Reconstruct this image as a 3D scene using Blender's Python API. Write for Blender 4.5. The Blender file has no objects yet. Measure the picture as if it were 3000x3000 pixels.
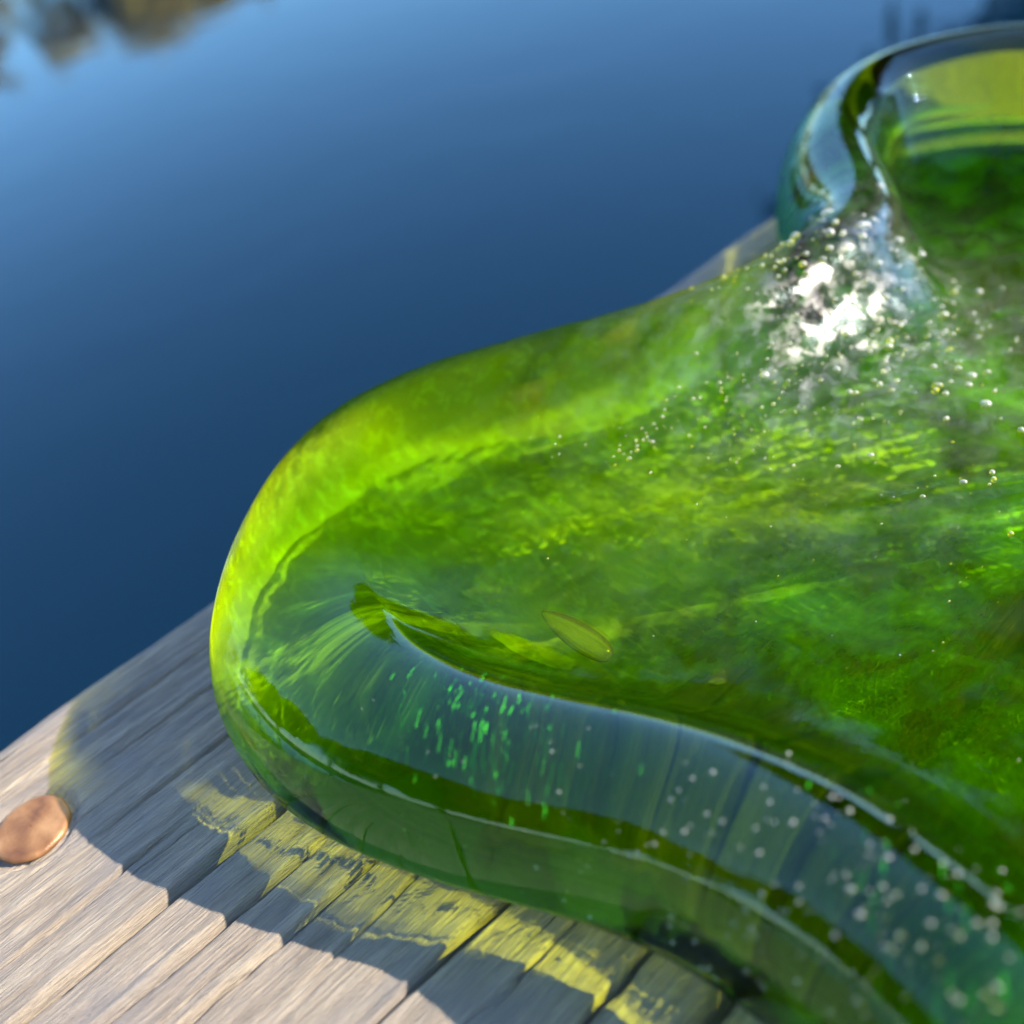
import bpy, math, random
import numpy as np
from mathutils import Vector, Matrix

R = math.radians
sc = bpy.context.scene
col = sc.collection
random.seed(7)
rng = np.random.default_rng(11)

# ---------------------------------------------------------------- camera
# x runs along the grain of the board, y away over the water, z up; built in metres, one scene unit is 0.1 m
UNIT = 10.0
cam = bpy.data.cameras.new('camera')
cam_ob = bpy.data.objects.new('camera', cam); col.objects.link(cam_ob); sc.camera = cam_ob
CAM = Vector((-0.07309578, -0.11158073, 0.10538856))
ROLL, DIP = R(15.0), R(38.3112)
up_c = Vector((-math.sin(ROLL)*math.cos(DIP), math.cos(ROLL)*math.cos(DIP), math.sin(DIP)))
d1 = Vector((5024, 3800, -3000)).normalized()
xw = (d1 - up_c*up_c.dot(d1)).normalized()
yw = up_c.cross(xw)
W = Matrix((xw, yw, up_c))                       # camera space -> world
cam_ob.matrix_world = Matrix.Translation(CAM*UNIT) @ W.to_4x4()
cam.sensor_width = 36.0; cam.lens = 36.0          # a phone's main lens
cam.clip_start = 0.05; cam.clip_end = 20000
cam.dof.use_dof = True
cam.dof.focus_distance = 0.128*UNIT
cam.dof.aperture_fstop = 13.0/UNIT                     # 3 mm pupil, f/1.8 on the phone's own 5.4 mm

# ---------------------------------------------------------------- sky and sun
SUN_EL, SUN_AZ = R(35.8), R(-42.0)
world = bpy.data.worlds.new('World'); sc.world = world; world.use_nodes = True
wn = world.node_tree
bg = wn.nodes['Background']
sky = wn.nodes.new('ShaderNodeTexSky'); sky.sky_type = 'NISHITA'; sky.sun_disc = False
sky.sun_elevation = SUN_EL; sky.sun_rotation = R(90) - SUN_AZ
sky.altitude = 50; sky.air_density = 1.0; sky.dust_density = 0.1; sky.ozone_density = 3.0
wn.links.new(sky.outputs[0], bg.inputs['Color']); bg.inputs['Strength'].default_value = 0.15
sun = bpy.data.lights.new('sun', 'SUN'); sun.energy = 3.8; sun.angle = R(0.53); sun.color = (1.0, 0.88, 0.71)
sun.cycles.is_caustics_light = True
sun_ob = bpy.data.objects.new('sun', sun); col.objects.link(sun_ob)
sd = Vector((math.cos(SUN_EL)*math.cos(SUN_AZ), math.cos(SUN_EL)*math.sin(SUN_AZ), math.sin(SUN_EL)))
sun_ob.rotation_euler = sd.to_track_quat('Z', 'Y').to_euler()
sun_ob.location = sd*50

sc.view_settings.view_transform = 'Standard'; sc.view_settings.look = 'None'
sc.view_settings.gamma = 1.0; sc.view_settings.use_curve_mapping = False
sc.view_settings.exposure = 1.5
sc.cycles.use_denoising = True
sc.cycles.max_bounces = 12; sc.cycles.transmission_bounces = 10; sc.cycles.glossy_bounces = 6; sc.cycles.diffuse_bounces = 3
sc.cycles.transparent_max_bounces = 12
sc.cycles.caustics_reflective = True; sc.cycles.caustics_refractive = True
sc.cycles.sample_clamp_indirect = 6.0
sc.cycles.blur_glossy = 0.0
sc.cycles.use_adaptive_sampling = True; sc.cycles.adaptive_threshold = 0.03

# ---------------------------------------------------------------- helpers
def tag(o, label=None, cat=None, group=None, kind=None):
    for k, v in (('label', label), ('category', cat), ('group', group), ('kind', kind)):
        if v: o[k] = v
    return o

def mesh_np(name, verts, faces, mat=None, parent=None, smooth=True):
    """verts (n,3) and faces (m,4) or (m,3) index arrays -> one mesh object"""
    verts = np.asarray(verts, np.float32); faces = np.asarray(faces, np.int32)
    me = bpy.data.meshes.new(name)
    k = faces.shape[1]
    me.vertices.add(len(verts)); me.vertices.foreach_set('co', verts.ravel())
    me.loops.add(faces.size); me.loops.foreach_set('vertex_index', faces.ravel())
    me.polygons.add(len(faces))
    me.polygons.foreach_set('loop_start', np.arange(len(faces), dtype=np.int32)*k)
    me.update(calc_edges=True); me.validate()
    me.polygons.foreach_set('use_smooth', np.full(len(me.polygons), smooth))
    if mat: me.materials.append(mat)
    o = bpy.data.objects.new(name, me); col.objects.link(o)
    if parent: o.parent = parent
    return o

class NT:
    """a material with short node helpers"""
    def __init__(s, name):
        s.m = bpy.data.materials.new(name); s.m.use_nodes = True
        s.t = s.m.node_tree; s.t.nodes.clear()
        s.out = s.n('ShaderNodeOutputMaterial')
    def n(s, typ, **kw):
        nd = s.t.nodes.new(typ)
        for k, v in kw.items():
            if k.startswith('i_'):
                key = k[2:]
                key = int(key) if key.isdigit() else key.replace('_', ' ')
                nd.inputs[key].default_value = v
            else: setattr(nd, k, v)
        return nd
    def l(s, a, b): s.t.links.new(a, b)
    def coords(s, scale=(1, 1, 1), out='Object', loc=(0, 0, 0), rot=(0, 0, 0)):
        tc = s.n('ShaderNodeTexCoord'); mp = s.n('ShaderNodeMapping')
        mp.inputs['Scale'].default_value = scale; mp.inputs['Location'].default_value = loc; mp.inputs['Rotation'].default_value = rot
        s.l(tc.outputs[out], mp.inputs['Vector']); return mp.outputs[0]
    def noise(s, vec, scale, detail=4, rough=0.55, dist=0.0):
        nd = s.n('ShaderNodeTexNoise'); nd.inputs['Scale'].default_value = scale; nd.inputs['Detail'].default_value = detail
        nd.inputs['Roughness'].default_value = rough; nd.inputs['Distortion'].default_value = dist
        s.l(vec, nd.inputs['Vector']); return nd.outputs['Fac']
    def ramp(s, fac, stops):
        nd = s.n('ShaderNodeValToRGB'); e = nd.color_ramp.elements
        while len(e) < len(stops): e.new(0.5)
        for el, (p, c) in zip(e, stops):
            el.position = p; el.color = c if len(c) == 4 else (*c, 1)
        s.l(fac, nd.inputs[0]); return nd.outputs[0]
    def math(s, op, a, b=None):
        nd = s.n('ShaderNodeMath', operation=op)
        for i, v in enumerate((a, b)):
            if v is None: continue
            if isinstance(v, (int, float)): nd.inputs[i].default_value = v
            else: s.l(v, nd.inputs[i])
        return nd.outputs[0]
    def mix(s, fac, a, b):
        nd = s.n('ShaderNodeMixShader')
        if isinstance(fac, (int, float)): nd.inputs[0].default_value = fac
        else: s.l(fac, nd.inputs[0])
        s.l(a, nd.inputs[1]); s.l(b, nd.inputs[2]); return nd.outputs[0]
    def mixc(s, fac, a, b, blend='MIX'):
        nd = s.n('ShaderNodeMix', data_type='RGBA', blend_type=blend)
        if isinstance(fac, (int, float)): nd.inputs[0].default_value = fac
        else: s.l(fac, nd.inputs[0])
        for i, v in ((6, a), (7, b)):
            if isinstance(v, tuple): nd.inputs[i].default_value = (*v, 1) if len(v) == 3 else v
            else: s.l(v, nd.inputs[i])
        return nd.outputs[2]
    def surf(s, sh): s.l(sh, s.out.inputs['Surface'])

def vnoise1(x, seed, oct=1):
    """smooth 1-D value noise, about -1..1"""
    r = np.zeros_like(x, dtype=float); a = 1.0; tot = 0
    for o in range(oct):
        g = np.random.default_rng(seed*31+o); tab = g.uniform(-1, 1, 4096)
        xi = np.floor(x*2**o).astype(int); t = x*2**o - xi; t = t*t*(3-2*t)
        r += a*(tab[xi % 4096]*(1-t) + tab[(xi+1) % 4096]*t); tot += a; a *= 0.5
    return r/tot

def vnoise2(x, y, seed, oct=1, gain=0.5):
    r = np.zeros(np.broadcast(x, y).shape); a = 1.0; tot = 0
    for o in range(oct):
        g = np.random.default_rng(seed*57+o); tab = g.uniform(-1, 1, (256, 256))
        X = x*2**o; Y = y*2**o
        xi = np.floor(X).astype(int); yi = np.floor(Y).astype(int)
        u = X-xi; v = Y-yi; u = u*u*(3-2*u); v = v*v*(3-2*v)
        f = lambda i, j: tab[(xi+i) % 256, (yi+j) % 256]
        r += a*((f(0,0)*(1-u)+f(1,0)*u)*(1-v) + (f(0,1)*(1-u)+f(1,1)*u)*v); tot += a; a *= gain
    return r/tot

def sstep(a, b, x):
    t = np.clip((x-a)/(b-a), 0, 1); return t*t*(3-2*t)

# ---------------------------------------------------------------- water, banks
WATER_Z = -1.25
def make_water():
    n = NT('pond_water')
    v = n.coords((1, 1, 1))
    f = n.noise(v, 2.2, 3, 0.5, 0.3)
    b = n.n('ShaderNodeBump', i_Strength=0.12, i_Distance=0.02*UNIT); n.l(f, b.inputs['Height'])
    fr = n.n('ShaderNodeFresnel', i_IOR=1.36); n.l(b.outputs[0], fr.inputs['Normal'])
    d = n.n('ShaderNodeBsdfDiffuse'); d.inputs[0].default_value = (0.002, 0.014, 0.032, 1)
    g = n.n('ShaderNodeBsdfGlossy', i_Roughness=0.02); g.inputs[0].default_value = (0.45, 0.66, 0.81, 1); n.l(b.outputs[0], g.inputs['Normal'])
    n.surf(n.mix(fr.outputs[0], d.outputs[0], g.outputs[0]))
    k = 64
    a = np.linspace(0, 2*np.pi, k, endpoint=False)
    rr = [0.01, 3, 10, 30, 70]
    V = np.concatenate([np.c_[10+r*np.cos(a), 18+r*np.sin(a), np.full(k, WATER_Z)] for r in rr])
    F = [(i*k+j, (i+1)*k+j, (i+1)*k+(j+1) % k, i*k+(j+1) % k) for i in range(len(rr)-1) for j in range(k)]
    return tag(mesh_np('water', V, F, n.m), kind='structure')
make_water()

def make_ground():
    n = NT('grassy_bank')
    v = n.coords()
    c = n.ramp(n.noise(v, 0.8, 6), [(0.3, (0.03, 0.045, 0.012)), (0.7, (0.075, 0.085, 0.03))])
    p = n.n('ShaderNodeBsdfPrincipled', i_Roughness=0.9); n.l(c, p.inputs['Base Color']); n.surf(p.outputs[0])
    k = 96
    a = np.linspace(0, 2*np.pi, k, endpoint=False)
    V = []
    prof = [(38, -2.2), (42, -1.3), (46, -0.6), (60, 0.0), (120, 0.8), (400, 2.0), (900, 2.0)]
    for r, z in prof:
        w = 1 + 0.05*np.sin(3*a+1)+0.03*np.sin(7*a) if r < 100 else np.ones(k)
        V.append(np.c_[10+r*w*np.cos(a), 18+r*w*np.sin(a), np.full(k, z)])
    V = np.concatenate(V)
    F = [(i*k+j, (i+1)*k+j, (i+1)*k+(j+1) % k, i*k+(j+1) % k) for i in range(len(prof)-1) for j in range(k)]
    return tag(mesh_np('ground', V, F, n.m), kind='structure')
make_ground()

# ---------------------------------------------------------------- trees on the far bank (seen mirrored in the water)
def leaf_mat(name, a, b):
    n = NT(name)
    oi = n.n('ShaderNodeObjectInfo')
    g = n.n('ShaderNodeNewGeometry')
    c = n.ramp(g.outputs['Random Per Island'], [(0.0, a), (1.0, b)])
    d = n.n('ShaderNodeBsdfDiffuse'); t = n.n('ShaderNodeBsdfTranslucent')
    n.l(c, d.inputs[0]); n.l(c, t.inputs[0])
    n.surf(n.mix(0.3, d.outputs[0], t.outputs[0])); return n.m
LEAF_OLIVE = leaf_mat('olive_leaves', (0.34, 0.20, 0.025), (0.75, 0.46, 0.06))
LEAF_DARK = leaf_mat('dark_leaves', (0.13, 0.06, 0.008), (0.28, 0.13, 0.02))
def bark():
    n = NT('grey_bark'); v = n.coords((1, 1, 0.2))
    c = n.ramp(n.noise(v, 9, 5), [(0.3, (0.05, 0.04, 0.03)), (0.7, (0.13, 0.11, 0.09))])
    p = n.n('ShaderNodeBsdfPrincipled', i_Roughness=0.9); n.l(c, p.inputs['Base Color']); n.surf(p.outputs[0]); return n.m
BARK = bark()

def tube(p0, p1, r0, r1, V, F, k=7):
    d = (p1-p0).normalized(); u = d.orthogonal().normalized(); w = d.cross(u); b = len(V)
    for p, r in ((p0, r0), (p1, r1)):
        for i in range(k):
            a = 2*math.pi*i/k; V.append(tuple(p + (u*math.cos(a)+w*math.sin(a))*r))
    for i in range(k): F.append((b+i, b+(i+1) % k, b+k+(i+1) % k, b+k+i))

def make_tree(name, h, wd, leafm, seed, nclump=70, nleaf=42, lk=1.0):
    rd = random.Random(seed)
    root = bpy.data.objects.new(name, None); col.objects.link(root)
    V, F = [], []
    tips = []
    pts = [Vector((0, 0, -0.6))]
    for i in range(1, 7):
        pts.append(Vector((rd.uniform(-.02, .02)*h*i/3, rd.uniform(-.02, .02)*h*i/3, h*0.15*i)))
    for i in range(6): tube(pts[i], pts[i+1], 0.028*h*(1-i/7), 0.028*h*(1-(i+1)/7), V, F)
    for i in range(18):
        t = rd.uniform(0.28, 1.0); j = min(5, int(t*6)); b = pts[j].lerp(pts[j+1], t*6-j)
        a = rd.uniform(0, 6.28); L = wd*0.5*rd.uniform(0.55, 1.0)*(1.15-0.6*abs(t-0.5))
        e = b + Vector((math.cos(a)*L, math.sin(a)*L, L*rd.uniform(0.15, 0.7)))
        tube(b, e, 0.009*h, 0.003*h, V, F, 5); tips.append(e); tips.append(b.lerp(e, 0.6))
    tags = mesh_np('trunk', V, F, BARK, root)
    LV, LF = [], []
    for c in range(nclump):
        tp = tips[c % len(tips)] + Vector((rd.gauss(0, .07), rd.gauss(0, .07), rd.gauss(0, .06)))*h
        cr = h*rd.uniform(0.05, 0.1)
        for q in range(nleaf):
            o = Vector((rd.gauss(0, 1), rd.gauss(0, 1), rd.gauss(0, .7)))*cr*0.6 + tp
            s = h*rd.uniform(0.018, 0.034)*lk
            u = Vector((rd.gauss(0, 1), rd.gauss(0, 1), rd.gauss(0, 1))).normalized(); w = u.orthogonal().normalized()
            b = len(LV)
            LV += [tuple(o-u*s), tuple(o+w*s*.6), tuple(o+u*s), tuple(o-w*s*.6)]; LF.append((b, b+1, b+2, b+3))
    cr = mesh_np('crown', LV, LF, leafm, root, smooth=False)
    return root

def place(root, az, dist, s=1.0, rz=0.0, z=-0.4):
    root.location = (CAM.x+dist*math.cos(R(az)), CAM.y+dist*math.sin(R(az)), z)
    root.scale = (s, s, s); root.rotation_euler = (0, 0, rz)

def copy_tree(src):
    c = src.copy(); col.objects.link(c)
    for ch in src.children:
        d = ch.copy(); col.objects.link(d); d.parent = c
    return c
def build_trees():
    broad = make_tree('bank_tree', 9.6, 9.0, LEAF_OLIVE, 3, 110, 50)
    tag(broad, 'tallest olive-leaved tree on the far bank, mirrored beside the left corner of the water', 'tree', 'trees on the far bank')
    place(broad, 70.0, 58, 0.78)
    tall = make_tree('shade_tree', 17.0, 15.0, LEAF_DARK, 5, 320, 50, 1.6)
    tag(tall, 'tall dark tree on the right bank, mirrored behind the bowl', 'tree')
    place(tall, 16.3, 24, 1.1)
    spec = [(77.8, 57, 0.80, 1.2, 'wide olive tree mirrored in the far left corner of the water'),
            (64.0, 60, 0.76, 2.6, 'lower olive tree to the right of the tallest mirrored one'),
            (84.0, 58, 0.78, 4.1, 'olive tree on the far bank beyond the left picture edge'),
            (57.5, 62, 0.62, 0.5, 'small rounded tree on the far bank, mirrored above the open water'),
            (46.0, 60, 0.66, 5.2, 'small tree on the far bank behind the bowl')]
    for az, d, s, rz, lab in spec:
        c = copy_tree(broad); place(c, az, d, s, rz)
        tag(c, lab, 'tree', 'trees on the far bank')
    rd = random.Random(21)
    for i, az in enumerate(range(92, 372, 10)):              # unseen trees added round the bank for dark reflections in the glass
        if 5 < az % 360 < 30: continue
        c = copy_tree(tall if i % 3 == 0 else broad)
        back = 140 < az < 330
        d = rd.uniform(22, 30) if back else rd.uniform(48, 58)
        place(c, az+rd.uniform(-3, 3), d, rd.uniform(.5, .62)*(1.0 if i % 3 == 0 else 1.55)*(1.0 if back else .75), rd.uniform(0, 6), -0.6)
        tag(c, 'unseen tree added round the bank for dark reflections in the glass', 'tree', 'unseen trees added for dark reflections')
build_trees()

# ---------------------------------------------------------------- the weathered board
BOARD_Y1, BOARD_Y0, BOARD_T = 0.0300, -0.1150, 0.038
def wood_mat():
    n = NT('weathered_wood')
    v = n.coords((1, 9, 9))
    v2 = n.coords((1, 30, 30))
    a = n.noise(v, 55, 6, 0.6, 0.4)
    b = n.noise(v2, 160, 4, 0.6, 0.2)
    sp = n.noise(n.coords((1, 2.2, 2.2)), 60, 5, 0.6)
    c = n.ramp(a, [(0.25, (0.19, 0.15, 0.115)), (0.45, (0.35, 0.285, 0.215)), (0.62, (0.45, 0.375, 0.285)), (0.8, (0.54, 0.46, 0.36))])
    c2 = n.mixc(n.ramp(b, [(0.35, (0.8, 0.8, 0.8)), (0.55, (0, 0, 0))]), c, (0.19, 0.165, 0.15))
    c3 = n.mixc(n.ramp(sp, [(0.46, (0, 0, 0)), (0.66, (0.75, 0.75, 0.75))]), c2, (0.27, 0.24, 0.22))
    h = n.math('ADD', n.math('MULTIPLY', a, 0.6), n.math('MULTIPLY', b, 0.4))
    bp = n.n('ShaderNodeBump', i_Strength=1.0, i_Distance=0.0010*UNIT); n.l(h, bp.inputs['Height'])
    p = n.n('ShaderNodeBsdfPrincipled', i_Roughness=0.62)
    p.inputs['Specular IOR Level'].default_value = 0.5
    n.l(c3, p.inputs['Base Color']); n.l(bp.outputs[0], p.inputs['Normal']); n.surf(p.outputs[0]); return n.m
WOOD = wood_mat()

def board_height(X, Y):
    """mm-scale relief of the board's top face; X, Y in metres"""
    x = X*1000; y = Y*1000
    rid = 1-np.abs(vnoise2(x/50, y/2.4, 2, 3))*2.2
    z = 0.22*vnoise2(x/70, y/7.5, 1, 2) - (0.16+0.14*vnoise2(x/40, y/14, 8, 2))*np.maximum(rid, 0)**2 + 0.07*vnoise2(x/9, y/0.7, 3, 2)
    z += 0.07*vnoise2(x/1.5, y/0.5, 4, 2) + 0.05*vnoise2(x/1.1, y/1.4, 6, 2)
    cracks = [(-18.6, 1.5, 3.2, -400, -10), (-50.2, 1.6, 3.6, -400, 400), (-66.6, 1.3, 3.0, -400, 400), (-75.2, 2.3, 6.0, -400, 400),
              (-34.0, 0.9, 1.6, -96, 400), (-26.5, 1.1, 1.8, -400, -52), (-40.0, 0.8, 1.2, -74, 60), (-58.5, 0.8, 1.4, -62, 400),
              (-9.0, 1.0, 1.3, -400, -62), (-1.5, 0.9, 1.0, -84, 400), (9.0, 0.8, 0.9, -76, 400), (17.5, 0.8, 0.8, -400, 300),
              (-84.0, 1.0, 2.4, -400, 400), (-93.0, 1.2, 3.0, -400, 400), (-104.0, 1.2, 2.6, -400, 400)]
    g = np.random.default_rng(5)
    for q in range(60):                                   # short hairline checks
        x0 = g.uniform(-130, 60); cracks.append((g.uniform(-100, 22), g.uniform(0.3, 0.55), g.uniform(0.3, 0.9), x0, x0+g.uniform(15, 80)))
    for i, (yc, w, dep, x0, x1) in enumerate(cracks):
        wander = 1.1*vnoise1(x/34+7*i, 100+i, 3) + 0.22*vnoise1(x/3.5+i, 200+i, 3)
        ww = w*(0.75+0.45*vnoise1(x/22+i, 300+i, 2))
        m = sstep(x0, x0+14, x)*(1-sstep(x1-14, x1, x))
        d = (y - yc - wander)
        z -= m*dep*0.75*np.exp(-(d/(ww*0.5))**2*1.2)
        z += m*0.14*min(dep, 1.6)*np.exp(-((d-ww*1.1)/(0.9))**2)       # the raised lip beside a crack
    rn = np.hypot(x+83.6, y-7.6)                           # the wood is bruised round the nail
    z -= 0.9*np.exp(-((rn-5.5)/0.7)**2) + 0.25*np.exp(-(rn/7.5)**4)
    return z/1000

def make_board():
    root = bpy.data.objects.new('wooden_board', None); col.objects.link(root)
    tag(root, 'weathered grey wooden board with long cracks under the green glass bowl', 'wooden board')
    xs = np.concatenate([np.arange(-0.9, -0.125, 0.025), np.arange(-0.112, 0.125, 0.00085), np.arange(0.135, 1.2, 0.03)])
    ys = np.arange(BOARD_Y0, BOARD_Y1, 0.00016)
    X, Y = np.meshgrid(xs, ys, indexing='ij')
    Z = board_height(X, Y)
    r = 0.0065                                             # worn round edges
    wob = 0.0006*vnoise1(xs*60, 9, 2)[:, None]
    for e, s in ((BOARD_Y1, 1), (BOARD_Y0, -1)):
        d = np.clip(r - s*(e - Y), 0, r)
        Z -= 0.62*np.where(d < 0.0024, d*d/0.0048, d-0.0012) + np.where(d > r-0.0011, (d-r+0.0011)**2/0.0008, 0)
        Y = Y + np.where(s*(e-Y) < r, wob, 0)
    nx, ny = X.shape
    V = np.stack([X, Y, Z], -1).reshape(-1, 3)
    I = np.arange(nx*ny).reshape(nx, ny)
    F = np.stack([I[:-1, :-1], I[1:, :-1], I[1:, 1:], I[:-1, 1:]], -1).reshape(-1, 4)
    base = len(V)                                          # side walls and underside
    lo = np.concatenate([np.c_[X[:, -1], Y[:, -1], np.full(nx, -BOARD_T)], np.c_[X[:, 0], Y[:, 0], np.full(nx, -BOARD_T)]])
    V = np.concatenate([V, lo])
    far = base+np.arange(nx); near = base+nx+np.arange(nx)
    F = np.concatenate([F,
        np.stack([I[:-1, -1], I[1:, -1], far[1:], far[:-1]], -1),
        np.stack([I[1:, 0], I[:-1, 0], near[:-1], near[1:]], -1),
        np.stack([far[:-1], far[1:], near[1:], near[:-1]], -1)])
    b = mesh_np('plank', V, F, WOOD, root)
    b.cycles.is_caustics_receiver = True
    # nail head
    n = NT('rusty_nail')
    c = n.ramp(n.noise(n.coords(), 190, 3, 0.5), [(0.3, (0.13, 0.05, 0.028)), (0.5, (0.31, 0.15, 0.062)), (0.72, (0.50, 0.28, 0.13))])
    p = n.n('ShaderNodeBsdfPrincipled', i_Roughness=0.42); p.inputs['Metallic'].default_value = 0.25
    bp = n.n('ShaderNodeBump', i_Strength=0.35, i_Distance=0.0004*UNIT); n.l(n.noise(n.coords(), 900, 4), bp.inputs['Height']); n.l(bp.outputs[0], p.inputs['Normal'])
    n.l(c, p.inputs['Base Color']); n.surf(p.outputs[0])
    k = 48; prof = [(0.0001, 0.62), (0.0022, 0.60), (0.0038, 0.50), (0.0044, 0.52), (0.0048, 0.46), (0.0052, 0.15), (0.0052, -0.3), (0.0046, -0.6), (0.0018, -0.8), (0.0018, -6)]
    a = np.linspace(0, 2*np.pi, k, endpoint=False); V = []
    for i, (rr, z) in enumerate(prof):
        w = rr*(1 + 0.018*np.sin(2*a+0.6)+0.006*np.sin(5*a)+0.004*np.sin(9*a+2))
        V.append(np.c_[w*np.cos(a), w*np.sin(a), np.full(k, z/1000)+0.00005*np.sin(2*a+1)*(rr/0.005)])
    V = np.concatenate(V)
    F = [(i*k+j, (i+1)*k+j, (i+1)*k+(j+1) % k, i*k+(j+1) % k) for i in range(len(prof)-1) for j in range(k)]
    o = mesh_np('nail', V, F, n.m, root); o.location = (-0.0836, 0.0076, -0.0003); o.rotation_euler = (0.05, 0.04, 0.4)
    o.cycles.is_caustics_receiver = True
    return root
make_board()

def make_deck():
    labs = ['nearest grey board of the next walkway, mirrored as a tan streak in the near rim', 'middle grey board of the next walkway, mirrored in the near rim', 'farthest grey board of the next walkway, mirrored in the near rim']
    for i in range(3):
        y1 = -0.50 - i*0.150; y0 = y1 - 0.140
        V, F = [], []
        c = 0.003; x0, x1 = -0.95, 1.25
        sec = [(y0, -BOARD_T), (y1, -BOARD_T), (y1, -c), (y1-c, 0), (y0+c, 0), (y0, -c)]
        for x in (x0, x1): V += [(x, y, z-0.001) for y, z in sec]
        F = [(j, (j+1) % 6, 6+(j+1) % 6, 6+j) for j in range(6)] + [(0, 5, 4, 3), (0, 3, 2, 1), (6, 7, 8, 9), (6, 9, 10, 11)]
        o = mesh_np('deck_board', V, F, WOOD, smooth=False)
        tag(o, labs[i], 'deck board', 'boards of the next walkway')
make_deck()

# ---------------------------------------------------------------- the green glass bowl
OUT = [(-57.0, -5), (-60.0, -13.5), (-61.4, -23.5), (-60.6, -33.5), (-57.5, -44), (-53.4, -53.8), (-49.2, -62.3), (-46.0, -70), (-44.3, -78),
       (-44.0, -88), (-47, -100), (-53, -114), (-60, -132), (-60, -152), (-48, -170), (-28, -180), (0, -179), (30, -172), (62, -170), (95, -178),
       (125, -182), (152, -172), (166, -150), (164, -122), (154, -98), (150, -74), (156, -50), (163, -24), (160, -2), (150.7, 12.5),
       (136.5, 22), (120, 24), (103.6, 19), (89.0, 11.0), (77.5, 1), (69, -8.0), (60.5, -11.5), (47.8, -10.5), (35.8, -6.5), (21.3, 3), (11.1, 10.5),
       (-0.1, 17), (-9.1, 20), (-18.8, 21), (-29, 19), (-41, 12.5), (-50.5, 4)]
def spline_closed(P, N):
    P = np.array(P, float); n = len(P)
    seg = np.linalg.norm(np.roll(P, -1, 0)-P, axis=1)
    out = []
    for i in range(n):
        p0, p1, p2, p3 = P[i-1], P[i], P[(i+1) % n], P[(i+2) % n]
        t = np.linspace(0, 1, 24, endpoint=False)[:, None]
        out.append(0.5*((2*p1)+(-p0+p2)*t+(2*p0-5*p1+4*p2-p3)*t*t+(-p0+3*p1-3*p2+p3)*t**3))
    Q = np.concatenate(out)
    L = np.concatenate([[0], np.cumsum(np.linalg.norm(np.roll(Q, -1, 0)-Q, axis=1))])
    u = np.linspace(0, L[-1], N, endpoint=False)
    Qc = np.concatenate([Q, Q[:1]])
    return np.c_[np.interp(u, L, Qc[:, 0]), np.interp(u, L, Qc[:, 1])]
def smooth_closed(a, s):
    n = len(a); k = np.fft.fftfreq(n)*n
    f = np.fft.fft(a, axis=0); g = np.exp(-0.5*(k*s*2*np.pi/n)**2)
    return np.real(np.fft.ifft(f*(g[:, None] if a.ndim == 2 else g), axis=0))

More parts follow.
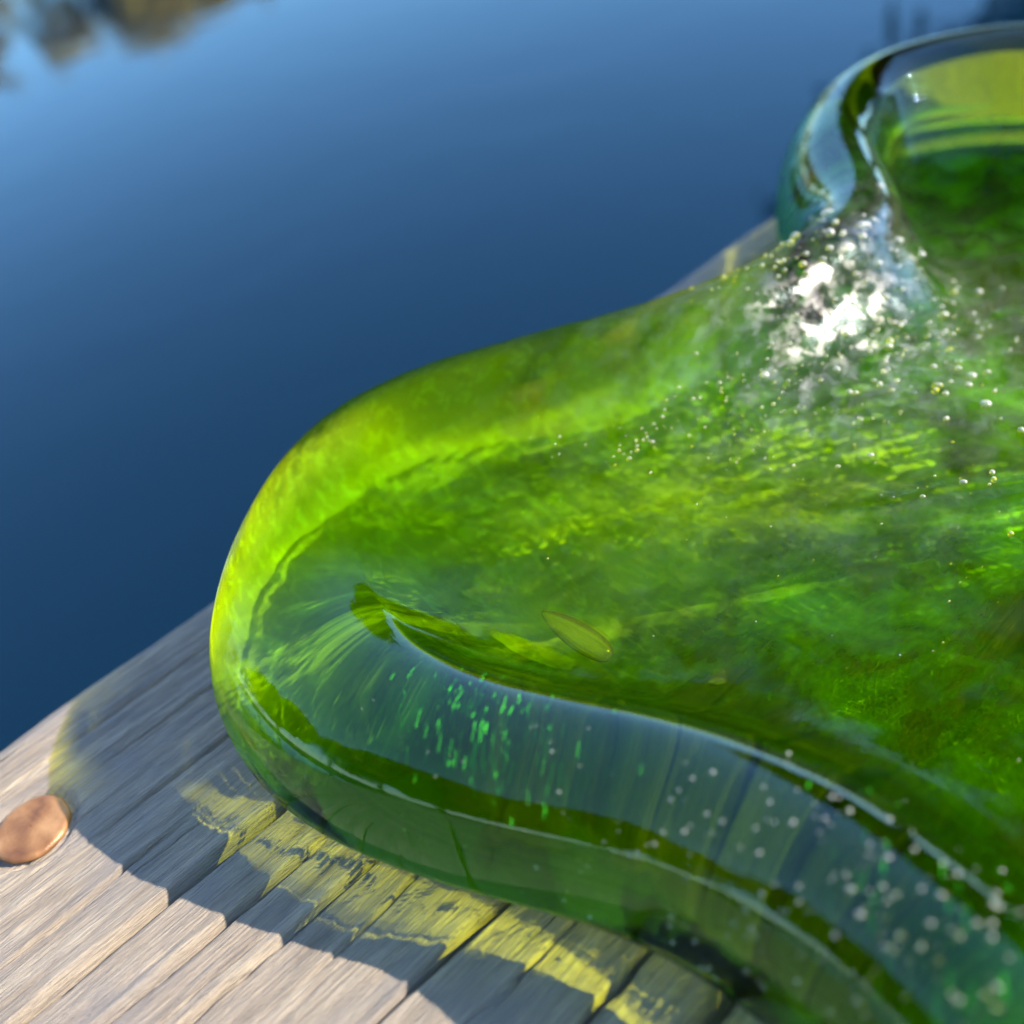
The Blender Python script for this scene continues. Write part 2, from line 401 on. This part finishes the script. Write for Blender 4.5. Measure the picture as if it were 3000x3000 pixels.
def bowl_mesh():
    NU = 900
    O = smooth_closed(spline_closed(OUT, NU), 5)
    lift = 3.8*np.exp(-(((O[:, 0]+54)/27)**2+((O[:, 1]-6)/27)**2))
    O = O + (lift/(105-22))[:, None]*(np.array([-73.1, -111.6])-O)
    T = smooth_closed(np.roll(O, -1, 0)-np.roll(O, 1, 0), 12); T /= np.linalg.norm(T, axis=1)[:, None]
    cf = T[:, 1]*0.55 - T[:, 0]*0.835
    O = O + np.c_[T[:, 1], -T[:, 0]]*np.where(cf > 0, 2.6*cf, 3.2*cf)[:, None]
    T = np.roll(O, -1, 0)-np.roll(O, 1, 0); T /= np.linalg.norm(T, axis=1)[:, None]
    Nin = np.c_[-T[:, 1], T[:, 0]]                       # counter-clockwise outline: inward normal
    Cc = np.array([52.0, -80.0])
    ctr = np.c_[np.full(NU, Cc[0]), np.full(NU, Cc[1])]
    rz, rzl, zc = 19.6, 6.2, 8.0                           # the widest line lies low, the edge rises steeply to the crest
    # rim half-width along the edge: broad round the left lobe, slimmer elsewhere
    key = np.array([(-57, -5, 20), (-61, -24, 16), (-57.5, -44, 12.5), (-53, -54, 12), (-49.2, -62, 12), (-44, -80, 12.2), (-47, -100, 12), (-48, -170, 12), (60, -170, 12), (160, -130, 12),
                    (152, -74, 12), (160, -2, 12), (136, 22, 14), (100, 17, 13.5), (77, 1, 12.5), (60, -11, 12), (36, -6, 14), (11, 10, 16), (-10, 20, 17), (-29, 19, 18), (-42, 10, 18)])
    dist = np.linalg.norm(O[:, None, :]-key[None, :, :2], axis=2)
    wgt = 1/(dist+3)**3; rx = smooth_closed((wgt*key[:, 2]).sum(1)/wgt.sum(1), 12)
    rings = []                                            # from the centre of the top, over the rim, to the centre of the base
    def ring_in(base, t, z):
        return np.c_[base*(1-t)+ctr*t, z]
    nsm = smooth_closed(Nin, 10); nwide = smooth_closed(Nin, 75)
    def soft(d):                                          # inner rings follow the outline more and more loosely
        w = np.clip(np.broadcast_to(np.asarray(d), (NU,))/46.0, 0, 1)[:, None]**2
        return nsm*(1-w) + nwide*w
    low = smooth_closed(np.exp(-(((O[:, 0]+50)/26)**2+((O[:, 1]+58)/34)**2)), 10)
    rz = rz - 4.2*low                                     # the near side of the left lobe is lower
    def inset(d, z):
        return np.c_[O + soft(d)*np.reshape(d, (-1, 1)), z]
    ka = np.array([(-57, -5, 121), (-61, -25, 128), (-56.5, -45, 140), (-48.8, -62, 143), (-44, -80, 143), (-47, -100, 143), (-48, -170, 142), (60, -170, 140), (160, -130, 140),
                   (160, -2, 140), (136, 22, 140), (112, 20, 141), (95, 13, 142), (77, 1, 143), (60, -11, 142), (36, -6, 138), (20, 4, 130), (5, 13, 124), (-10, 20, 121), (-29, 19, 121), (-42, 10, 123)])
    dist = np.linalg.norm(O[:, None, :]-ka[None, :, :2], axis=2); wgt = 1/(dist+3)**3
    a1 = R(90)+0.8*np.radians(-90+smooth_closed((wgt*ka[:, 2]).sum(1)/wgt.sum(1), 14))
    d22 = rx-rx*np.cos(a1); z22 = zc+lift+rz*np.sin(a1); slope = -rz*np.cos(a1)/(rx*np.sin(a1))
    base_top = O + soft(d22)*d22[:, None]
    Lt = np.linalg.norm(ctr-base_top, axis=1)
    top = []
    zf = 8.5
    ts = np.linspace(0, 1, 90)**1.6
    for t in ts[1:-1]:
        s = t*Lt; A = z22-zf
        top.append(ring_in(base_top, t, zf + A*np.exp(-s*slope/A)))
    rings += top[::-1]
    for q in np.linspace(1, 0, 46): rings.append(inset(rx-rx*np.cos(q*a1), zc+lift+rz*np.sin(q*a1)))
    b1 = R(-64)
    sq = 0.88                                             # squarer below the bulge: the edge drops almost straight to the wood
    for a in np.linspace(0, b1, 22)[1:]: rings.append(inset(rx-rx*math.cos(a)**sq, zc+lift-rzl*math.sin(-a)**(0.9/sq)))
    db = rx-rx*math.cos(b1)**sq; zb = zc+lift-rzl*math.sin(-b1)**(0.9/sq); sl = 1.6*np.ones(NU)
    base_bot = O + soft(db)*db[:, None]
    Lb = np.linalg.norm(ctr-base_bot, axis=1)
    for t in (np.linspace(0, 1, 80)**1.4)[1:-1]:
        s = t*Lb; rings.append(ring_in(base_bot, t, 0.35 + (zb-0.35)*np.exp(-s*sl/(zb-0.35))))
    V = np.concatenate(rings); nr = len(rings); ntop = len(top)
    # hand-worked waviness: gentle on the upper face, pebbled underneath
    x, y, z = V.T
    row = np.repeat(np.arange(nr), NU)
    under = sstep(ntop+46+6, ntop+46+26, row.astype(float))
    floor = 1-sstep(ntop-25, ntop+10, row.astype(float))
    # diffuse coat standing in for the lit body; share of sun let straight through
    rowf = row.astype(float);
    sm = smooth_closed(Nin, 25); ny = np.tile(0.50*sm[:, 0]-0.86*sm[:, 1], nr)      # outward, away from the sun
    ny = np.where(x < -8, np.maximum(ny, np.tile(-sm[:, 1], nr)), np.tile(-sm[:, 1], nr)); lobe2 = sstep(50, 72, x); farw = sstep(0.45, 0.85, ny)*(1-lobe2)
    lit_coat = sstep(ntop+84-62*farw-18*lobe2, ntop+104-70*farw-20*lobe2, rowf)
    lit_tone = np.clip(np.maximum(farw*(1-lobe2)*(0.3+0.7*sstep(70, 0, x)), np.exp(-((x-2)/44)**2-((y+20)/27)**2)), 0, 1)*sstep(-62, -22, y+0.25*x)  # far wall and left lobe painted brighter, as the sun would light them
    rim_sheen = (1-farw*(1-lobe2))*sstep(ntop-2, ntop+10, rowf)*(1-sstep(ntop+16, ntop+30, rowf))  # extra reflectance added on the rim to strengthen the blue sky sheen
    haze = np.exp(-(((x-52)*0.8+(y+37)*-0.3)/32)**2-(((y+37)*0.9+(x-52)*.3)/24)**2)
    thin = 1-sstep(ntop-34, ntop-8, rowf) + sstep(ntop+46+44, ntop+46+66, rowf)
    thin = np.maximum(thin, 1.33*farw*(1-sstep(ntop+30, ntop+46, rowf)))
    thin = np.minimum(thin*(1+0.33*lit_tone*(rowf < ntop+46)), 1.33)
    dz = 0.35*vnoise2(x/16, y/16, 21, 2)*(0.4+floor) + floor*(0.26*vnoise2(x/5, y/5, 22, 2) + 0.06*vnoise2(x/1.9, y/1.9, 27, 2))
    hammer = np.maximum(floor, farw*(1-sstep(ntop+14, ntop+30, rowf)))
    dz += (hammer-floor)*(0.22*vnoise2(x/5, y/5, 22, 2) + 0.05*vnoise2(x/1.9, y/1.9, 27, 2)) + haze*hammer*0.13*vnoise2(x/2.4, y/2.4, 29, 2)
    under = sstep(ntop+64, ntop+100, rowf)
    dz += under*(0.30*vnoise2(x/6.0, y/6.0, 23, 2) + 0.05*vnoise2(x/1.8, y/1.8, 24, 2))
    V = V.copy(); V[:, 2] += dz
    n0 = len(V)
    V = np.concatenate([V, [[Cc[0], Cc[1], zf], [Cc[0], Cc[1], 0.4]]])/1000
    I = np.arange(nr*NU).reshape(nr, NU); J = np.roll(I, -1, 1)
    F = np.stack([I[:-1], I[1:], J[1:], J[:-1]], -1).reshape(-1, 4)
    T1 = [(n0, I[0, k], J[0, k]) for k in range(NU)]; T2 = [(n0+1, J[-1, k], I[-1, k]) for k in range(NU)]
    return V, F, np.array(T1+T2), np.r_[lit_coat, 0, 1], np.r_[thin, 1, 1], np.r_[haze, 0, 0], np.r_[lit_tone, 0, 0], np.r_[rim_sheen, 0, 0]

def glass_mat():
    n = NT('green_glass')
    fr = n.n('ShaderNodeFresnel', i_IOR=1.45)
    g = n.n('ShaderNodeBsdfRefraction', i_IOR=1.50, i_Roughness=0.0)
    g.inputs['Color'].default_value = (0.76, 0.85, 0.12, 1)
    bpn = n.n('ShaderNodeBump', i_Strength=0.25, i_Distance=0.0006*UNIT); n.l(n.noise(n.coords(), 520, 5, 0.65, 0.4), bpn.inputs['Height'])
    ah = n.n('ShaderNodeAttribute', attribute_name='haze')
    glare_haze = n.math('MULTIPLY', ah.outputs['Fac'], n.ramp(n.noise(n.coords((1, 1.4, 1), rot=(0, 0, 0.9)), 170, 7, 0.7, 0.25), [(0.34, (0, 0, 0)), (0.70, (1, 1, 1))]))  # pale haze and sun glare laid on as patches of extra reflectance
    gl = n.n('ShaderNodeBsdfGlossy'); gl.inputs[0].default_value = (0.66, 0.88, 1.0, 1); n.l(n.math('MULTIPLY', glare_haze, 0.40), gl.inputs['Roughness'])
    al = n.n('ShaderNodeAttribute', attribute_name='rim_sheen')
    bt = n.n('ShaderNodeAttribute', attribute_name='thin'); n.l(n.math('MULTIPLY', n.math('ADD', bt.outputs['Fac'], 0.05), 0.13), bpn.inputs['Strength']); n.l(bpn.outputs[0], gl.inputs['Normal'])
    frs = n.math('ADD', n.math('ADD', n.math('MINIMUM', fr.outputs[0], 0.36), n.math('MULTIPLY', glare_haze, 0.28)), n.math('MULTIPLY', al.outputs['Fac'], 0.06))
    base = n.mix(frs, g.outputs[0], gl.outputs[0])
    at = n.n('ShaderNodeAttribute', attribute_name='thin'); af = n.n('ShaderNodeAttribute', attribute_name='lit_coat')
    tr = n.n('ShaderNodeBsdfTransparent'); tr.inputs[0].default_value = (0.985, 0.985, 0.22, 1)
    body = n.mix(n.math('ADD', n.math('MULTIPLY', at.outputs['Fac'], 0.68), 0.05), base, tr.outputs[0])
    v = n.coords((1, 1, 1))
    n0 = n.noise(v, 38, 3, 0.55, 0.6); n1 = n.noise(v, 85, 4, 0.55, 0.8); n2 = n.noise(n.coords((1, 1.8, 1), rot=(0, 0, 0.6)), 300, 4, 0.6, 0.6)
    mottle = n.math('ADD', n.math('ADD', n.math('MULTIPLY', n0, 0.45), n.math('MULTIPLY', n1, 0.40)), n.math('MULTIPLY', n2, 0.15))
    ato = n.n('ShaderNodeAttribute', attribute_name='lit_tone')
    mottle = n.math('ADD', mottle, n.math('MULTIPLY', n.math('SUBTRACT', ato.outputs['Fac'], 0.36), 0.14))
    cover = n.ramp(mottle, [(0.38, (0.30,)*3), (0.49, (0.70,)*3), (0.60, (0.98,)*3)])
    pc = n.ramp(mottle, [(0.40, (0.20, 0.26, 0.10)), (0.50, (0.66, 0.62, 0.26)), (0.57, (0.96, 0.88, 0.40)), (0.66, (1.0, 0.96, 0.6))])
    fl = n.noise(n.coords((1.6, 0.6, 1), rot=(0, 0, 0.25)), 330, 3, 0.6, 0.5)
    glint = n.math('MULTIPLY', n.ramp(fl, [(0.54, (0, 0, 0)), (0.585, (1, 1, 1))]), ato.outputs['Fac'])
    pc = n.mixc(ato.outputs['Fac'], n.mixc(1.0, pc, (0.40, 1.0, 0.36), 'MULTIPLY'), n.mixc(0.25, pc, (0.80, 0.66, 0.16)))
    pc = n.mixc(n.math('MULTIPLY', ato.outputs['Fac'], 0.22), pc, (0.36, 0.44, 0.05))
    pc = n.mixc(glint, pc, (1.0, 1.0, 0.6))  # sparkles of light painted into the colour
    df = n.n('ShaderNodeBsdfDiffuse'); tl = n.n('ShaderNodeBsdfTranslucent'); n.l(pc, df.inputs[0]); n.l(pc, tl.inputs[0])
    fs = n.mix(0.15, df.outputs[0], tl.outputs[0])
    gw = n.n('ShaderNodeBsdfGlossy', i_Roughness=0.34)
    spot = n.ramp(n.noise(n.coords((1, 1.3, 1), rot=(0, 0, 0.8)), 330, 3, 0.6, 0.3), [(0.47, (0, 0, 0)), (0.62, (1, 1, 1))])
    du = n.n('ShaderNodeBsdfDiffuse'); du.inputs[0].default_value = (0.75, 0.76, 0.72, 1)
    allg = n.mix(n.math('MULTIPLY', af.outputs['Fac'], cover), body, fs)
    n.surf(n.mix(n.math('MULTIPLY', glare_haze, 0.09), n.mix(n.math('MULTIPLY', n.math('MULTIPLY', glare_haze, spot), 0.22), allg, gw.outputs[0]), du.outputs[0]))
    va = n.n('ShaderNodeVolumeAbsorption'); va.inputs['Color'].default_value = (0.893, 0.947, 0.0, 1); va.inputs['Density'].default_value = 250/UNIT
    n.l(va.outputs[0], n.out.inputs['Volume'])
    return n.m
GLASS = glass_mat()

def make_bowl():
    root = bpy.data.objects.new('glass_bowl', None); col.objects.link(root)
    tag(root, 'thick lime green glass bowl with lobed rounded rim on the wooden board', 'glass bowl')
    V, F, T, lit_coat, thin, haze, lit_tone, rim_sheen = bowl_mesh()
    me = bpy.data.meshes.new('bowl_body')
    me.from_pydata(V.tolist(), [], F.tolist()+T.tolist()); me.update()
    me.polygons.foreach_set('use_smooth', np.full(len(me.polygons), True))
    me.materials.append(GLASS)
    for nm, arr in (('lit_coat', lit_coat), ('thin', thin), ('haze', haze), ('lit_tone', lit_tone), ('rim_sheen', rim_sheen)):
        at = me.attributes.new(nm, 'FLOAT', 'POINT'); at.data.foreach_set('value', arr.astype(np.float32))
    o = bpy.data.objects.new('bowl_body', me); col.objects.link(o); o.parent = root
    o.cycles.is_caustics_caster = True; o.cycles.is_caustics_receiver = True
    root.location = (0, 0, 0.0009)
    return root
bowl = make_bowl()

def bubble_mat():
    n = NT('seed_bubble')
    d = n.n('ShaderNodeBsdfDiffuse'); d.inputs[0].default_value = (0.8, 0.82, 0.78, 1)
    g = n.n('ShaderNodeBsdfGlossy', i_Roughness=0.25); t = n.n('ShaderNodeBsdfTransparent')
    lw = n.n('ShaderNodeLayerWeight', i_Blend=0.35)
    sh = n.mix(0.3, d.outputs[0], g.outputs[0])
    n.surf(n.mix(n.ramp(lw.outputs['Facing'], [(0.0, (0.18,)*3), (0.45, (0.55,)*3), (0.85, (1.0,)*3)]), t.outputs[0], sh)); return n.m
BUB = bubble_mat()
def make_bubbles():
    import bmesh
    bm = bmesh.new(); bmesh.ops.create_icosphere(bm, subdivisions=2, radius=1.0)
    me = bpy.data.meshes.new('bubble'); bm.to_mesh(me); bm.free()
    for p in me.polygons: p.use_smooth = True
    me.materials.append(BUB)
    body = [o for o in bowl.children if o.name.startswith('bowl_body')][0]
    from mathutils.bvhtree import BVHTree
    bv = BVHTree.FromPolygons([v.co for v in body.data.vertices], [p.vertices for p in body.data.polygons])
    global BOWL_BV; BOWL_BV = bv
    rd = random.Random(4)
    spots = []
    def cloud(n, cx, cy, sx, sy, rot, r0, r1, d0=-0.5, d1=-0.15):
        for i in range(n):
            a, b = rd.gauss(0, sx), rd.gauss(0, sy); c, s_ = math.cos(rot), math.sin(rot)
            spots.append((cx+a*c-b*s_, cy+a*s_+b*c, rd.uniform(r0, r1), rd.uniform(d0, d1)))
    cloud(62, -36, -88, 9, 4.5, -1.25, 0.10, 0.34)
    cloud(22, -42, -66, 8, 4, -1.25, 0.12, 0.3)
    cloud(50, 64, -25, 9, 5, -0.75, 0.25, 0.9)
    cloud(38, 47, -44, 9, 5, -0.9, 0.25, 0.8)
    cloud(24, 54, -34, 10, 5, -0.8, 0.15, 0.6)
    cloud(20, 36, -60, 9, 7, -0.8, 0.2, 0.7)
    cloud(22, 27, -27, 9, 1.6, -0.5, 0.15, 0.4)
    cloud(18, 10, -22, 4, 1.2, -0.4, 0.15, 0.4)
    for x, y, r, dep in spots:
        hit = bv.ray_cast(Vector((x, y, 60))/1000, Vector((0, 0, -1)))
        if hit[0] is None: continue
        z = hit[0].z*1000 - r*(1+dep*2)
        if z < 3.5: z = 3.5
        o = bpy.data.objects.new('bubble', me); col.objects.link(o); o.parent = bowl
        o.location = (x/1000, y/1000, z/1000); r *= 0.8/1000
        o.scale = (r*rd.uniform(.8, 1.5), r*rd.uniform(.8, 1.2), r*rd.uniform(.7, 1)); o.rotation_euler = (0, 0, -0.9+rd.uniform(-.3, .3))
        o.cycles.is_caustics_receiver = True
make_bubbles()

def make_fine_seeds():
    """the countless pin-head bubbles, one part"""
    rd = random.Random(31)
    t = (1+5**.5)/2
    ico = np.array([(-1,t,0),(1,t,0),(-1,-t,0),(1,-t,0),(0,-1,t),(0,1,t),(0,-1,-t),(0,1,-t),(t,0,-1),(t,0,1),(-t,0,-1),(-t,0,1)])/math.hypot(1, t)
    tri = np.array([(0,11,5),(0,5,1),(0,1,7),(0,7,10),(0,10,11),(1,5,9),(5,11,4),(11,10,2),(10,7,6),(7,1,8),(3,9,4),(3,4,2),(3,2,6),(3,6,8),(3,8,9),(4,9,5),(2,4,11),(6,2,10),(8,6,7),(9,8,1)])
    V, F = [], []
    def cloud(n, cx, cy, sx, sy, rot, r0, r1):
        for i in range(n):
            a, b = rd.gauss(0, sx), rd.gauss(0, sy); c, s_ = math.cos(rot), math.sin(rot)
            x, y, r = cx+a*c-b*s_, cy+a*s_+b*c, r0+(r1-r0)*rd.random()**2
            hit = BOWL_BV.ray_cast(Vector((x, y, 60))/1000, Vector((0, 0, -1)))[0]
            if hit is None or hit.z < 0.006: continue
            F.append(tri+12*len(V)); V.append(ico*np.array([r*rd.uniform(.8, 1.6), r, r])/1000 + np.array([x/1000, y/1000, hit.z+(0.3*r-rd.random()*0.3)/1000]))
    cloud(330, -37, -84, 12, 5.5, -1.25, 0.06, 0.24)
    cloud(260, 56, -32, 15, 8, -0.8, 0.08, 0.34)
    cloud(160, 22, -30, 15, 4, -0.55, 0.06, 0.22)
    cloud(120, 20, -60, 26, 16, -0.7, 0.05, 0.16)
    cloud(90, -47, -50, 12, 5, -1.3, 0.04, 0.13)
    o = mesh_np('fine_bubbles', np.concatenate(V), np.concatenate(F), BUB, bowl); o['kind'] = 'stuff'; o.cycles.is_caustics_receiver = True
make_fine_seeds()

def make_rim_glints():
    """thin bright green needles, added to paint light glints on the near rim crest"""
    n = NT('green_glint')
    d = n.n('ShaderNodeBsdfDiffuse'); d.inputs[0].default_value = (0.10, 0.95, 0.06, 1)  # glints of light given as solid green colour
    t = n.n('ShaderNodeBsdfTransparent'); n.surf(n.mix(0.25, d.outputs[0], t.outputs[0]))
    k, m = 6, 8; V = []
    for i in range(m+1):
        q = -math.pi/2+math.pi*i/m
        for j in range(k): V.append((math.sin(q), max(math.cos(q), .02)*math.cos(2*math.pi*j/k), max(math.cos(q), .02)*math.sin(2*math.pi*j/k)))
    F = [(i*k+j, i*k+(j+1) % k, (i+1)*k+(j+1) % k, (i+1)*k+j) for i in range(m) for j in range(k)]
    first = None; rd = random.Random(12)
    for i in range(260):
        g = rd.random()
        if g < 0.5: x, y = rd.gauss(-43.0, 4.0), rd.gauss(-48.0, 4.6)
        elif g < 0.8: x, y = rd.gauss(-43, 3), rd.gauss(-55, 8)
        else: x, y = rd.gauss(-34, 5), rd.gauss(-92, 7)
        a = -2.627 + rd.uniform(-.14, .14); L = rd.uniform(0.3, 1.6); w = rd.uniform(0.015, 0.05)
        down = Vector((0, 0, -1))
        h = [BOWL_BV.ray_cast(Vector((x+c*L*math.cos(a), y+c*L*math.sin(a), 60))/1000, down)[0] for c in (-1, 1)]
        if h[0] is None or h[1] is None or abs(h[0].z-h[1].z) > 0.002: continue
        ax = (h[1]-h[0]).normalized(); up = Vector((0, 0, 1)); up = (up-ax*up.dot(ax)).normalized()
        if first is None: o = first = mesh_np('rim_glint', V, F, n.m, bowl)
        else: o = bpy.data.objects.new('rim_glint', first.data); col.objects.link(o); o.parent = bowl
        mid = (h[0]+h[1])/2 + up*rd.uniform(-0.02, 0.04)/1000
        o.matrix_local = Matrix.Translation(mid) @ Matrix((ax, up.cross(ax), up)).transposed().to_4x4() @ Matrix.Diagonal((L/1000, w/1000, w/1000, 1))
        o.cycles.is_caustics_receiver = True
make_rim_glints()

def make_air_pockets():
    n = NT('air_pocket')
    fr = n.n('ShaderNodeFresnel', i_IOR=1.5)
    g = n.n('ShaderNodeBsdfRefraction', i_IOR=1/1.5, i_Roughness=0.0); gl = n.n('ShaderNodeBsdfGlossy', i_Roughness=0.03)
    t = n.n('ShaderNodeBsdfTransparent')
    d = n.n('ShaderNodeBsdfDiffuse'); d.inputs[0].default_value = (0.7, 0.78, 0.5, 1)
    n.surf(n.mix(0.30, n.mix(0.07, n.mix(fr.outputs[0], g.outputs[0], gl.outputs[0]), d.outputs[0]), t.outputs[0]))
    for x, y, z, a, b, c, rz, lab in [(-20.2, -38.8, 6.6, 5.3, 1.9, 1.0, -1.396, 'long flat air bubble under the bowl floor'), (-12.8, -54.1, 6.8, 1.2, 0.8, 0.6, -0.5, 'small round air bubble under the bowl floor')]:
        k, m = 40, 24; V = []
        for i in range(m+1):
            t = -math.pi/2+math.pi*i/m; w = max(math.cos(t), 1e-4)
            for j in range(k):
                p = 2*math.pi*j/k
                V.append((a*math.sin(t)*(1+0.06*math.sin(2*t)), b*w*math.cos(p)*(1+0.25*math.sin(t)), c*w*math.sin(p)))
        V = np.array(V)/1000
        F = [(i*k+j, i*k+(j+1) % k, (i+1)*k+(j+1) % k, (i+1)*k+j) for i in range(m) for j in range(k)]
        hit, nor, _, _ = BOWL_BV.ray_cast(Vector((x, y, 60))/1000, Vector((0, 0, -1)))
        ax = Vector((math.cos(rz), math.sin(rz), 0)); ax = (ax - nor*ax.dot(nor)).normalized()
        o = mesh_np('air_bubble', V, F, n.m, bowl); o['label'] = lab
        o.matrix_local = Matrix.Translation(hit - nor*0.0027) @ Matrix((ax, nor.cross(ax), nor)).transposed().to_4x4()
make_air_pockets()


# ---------------------------------------------------------------- metres -> scene units
for o in list(col.objects):
    if o.parent is None and o.type in {'MESH', 'EMPTY'}:
        o.location = o.location*UNIT; o.scale = o.scale*UNIT
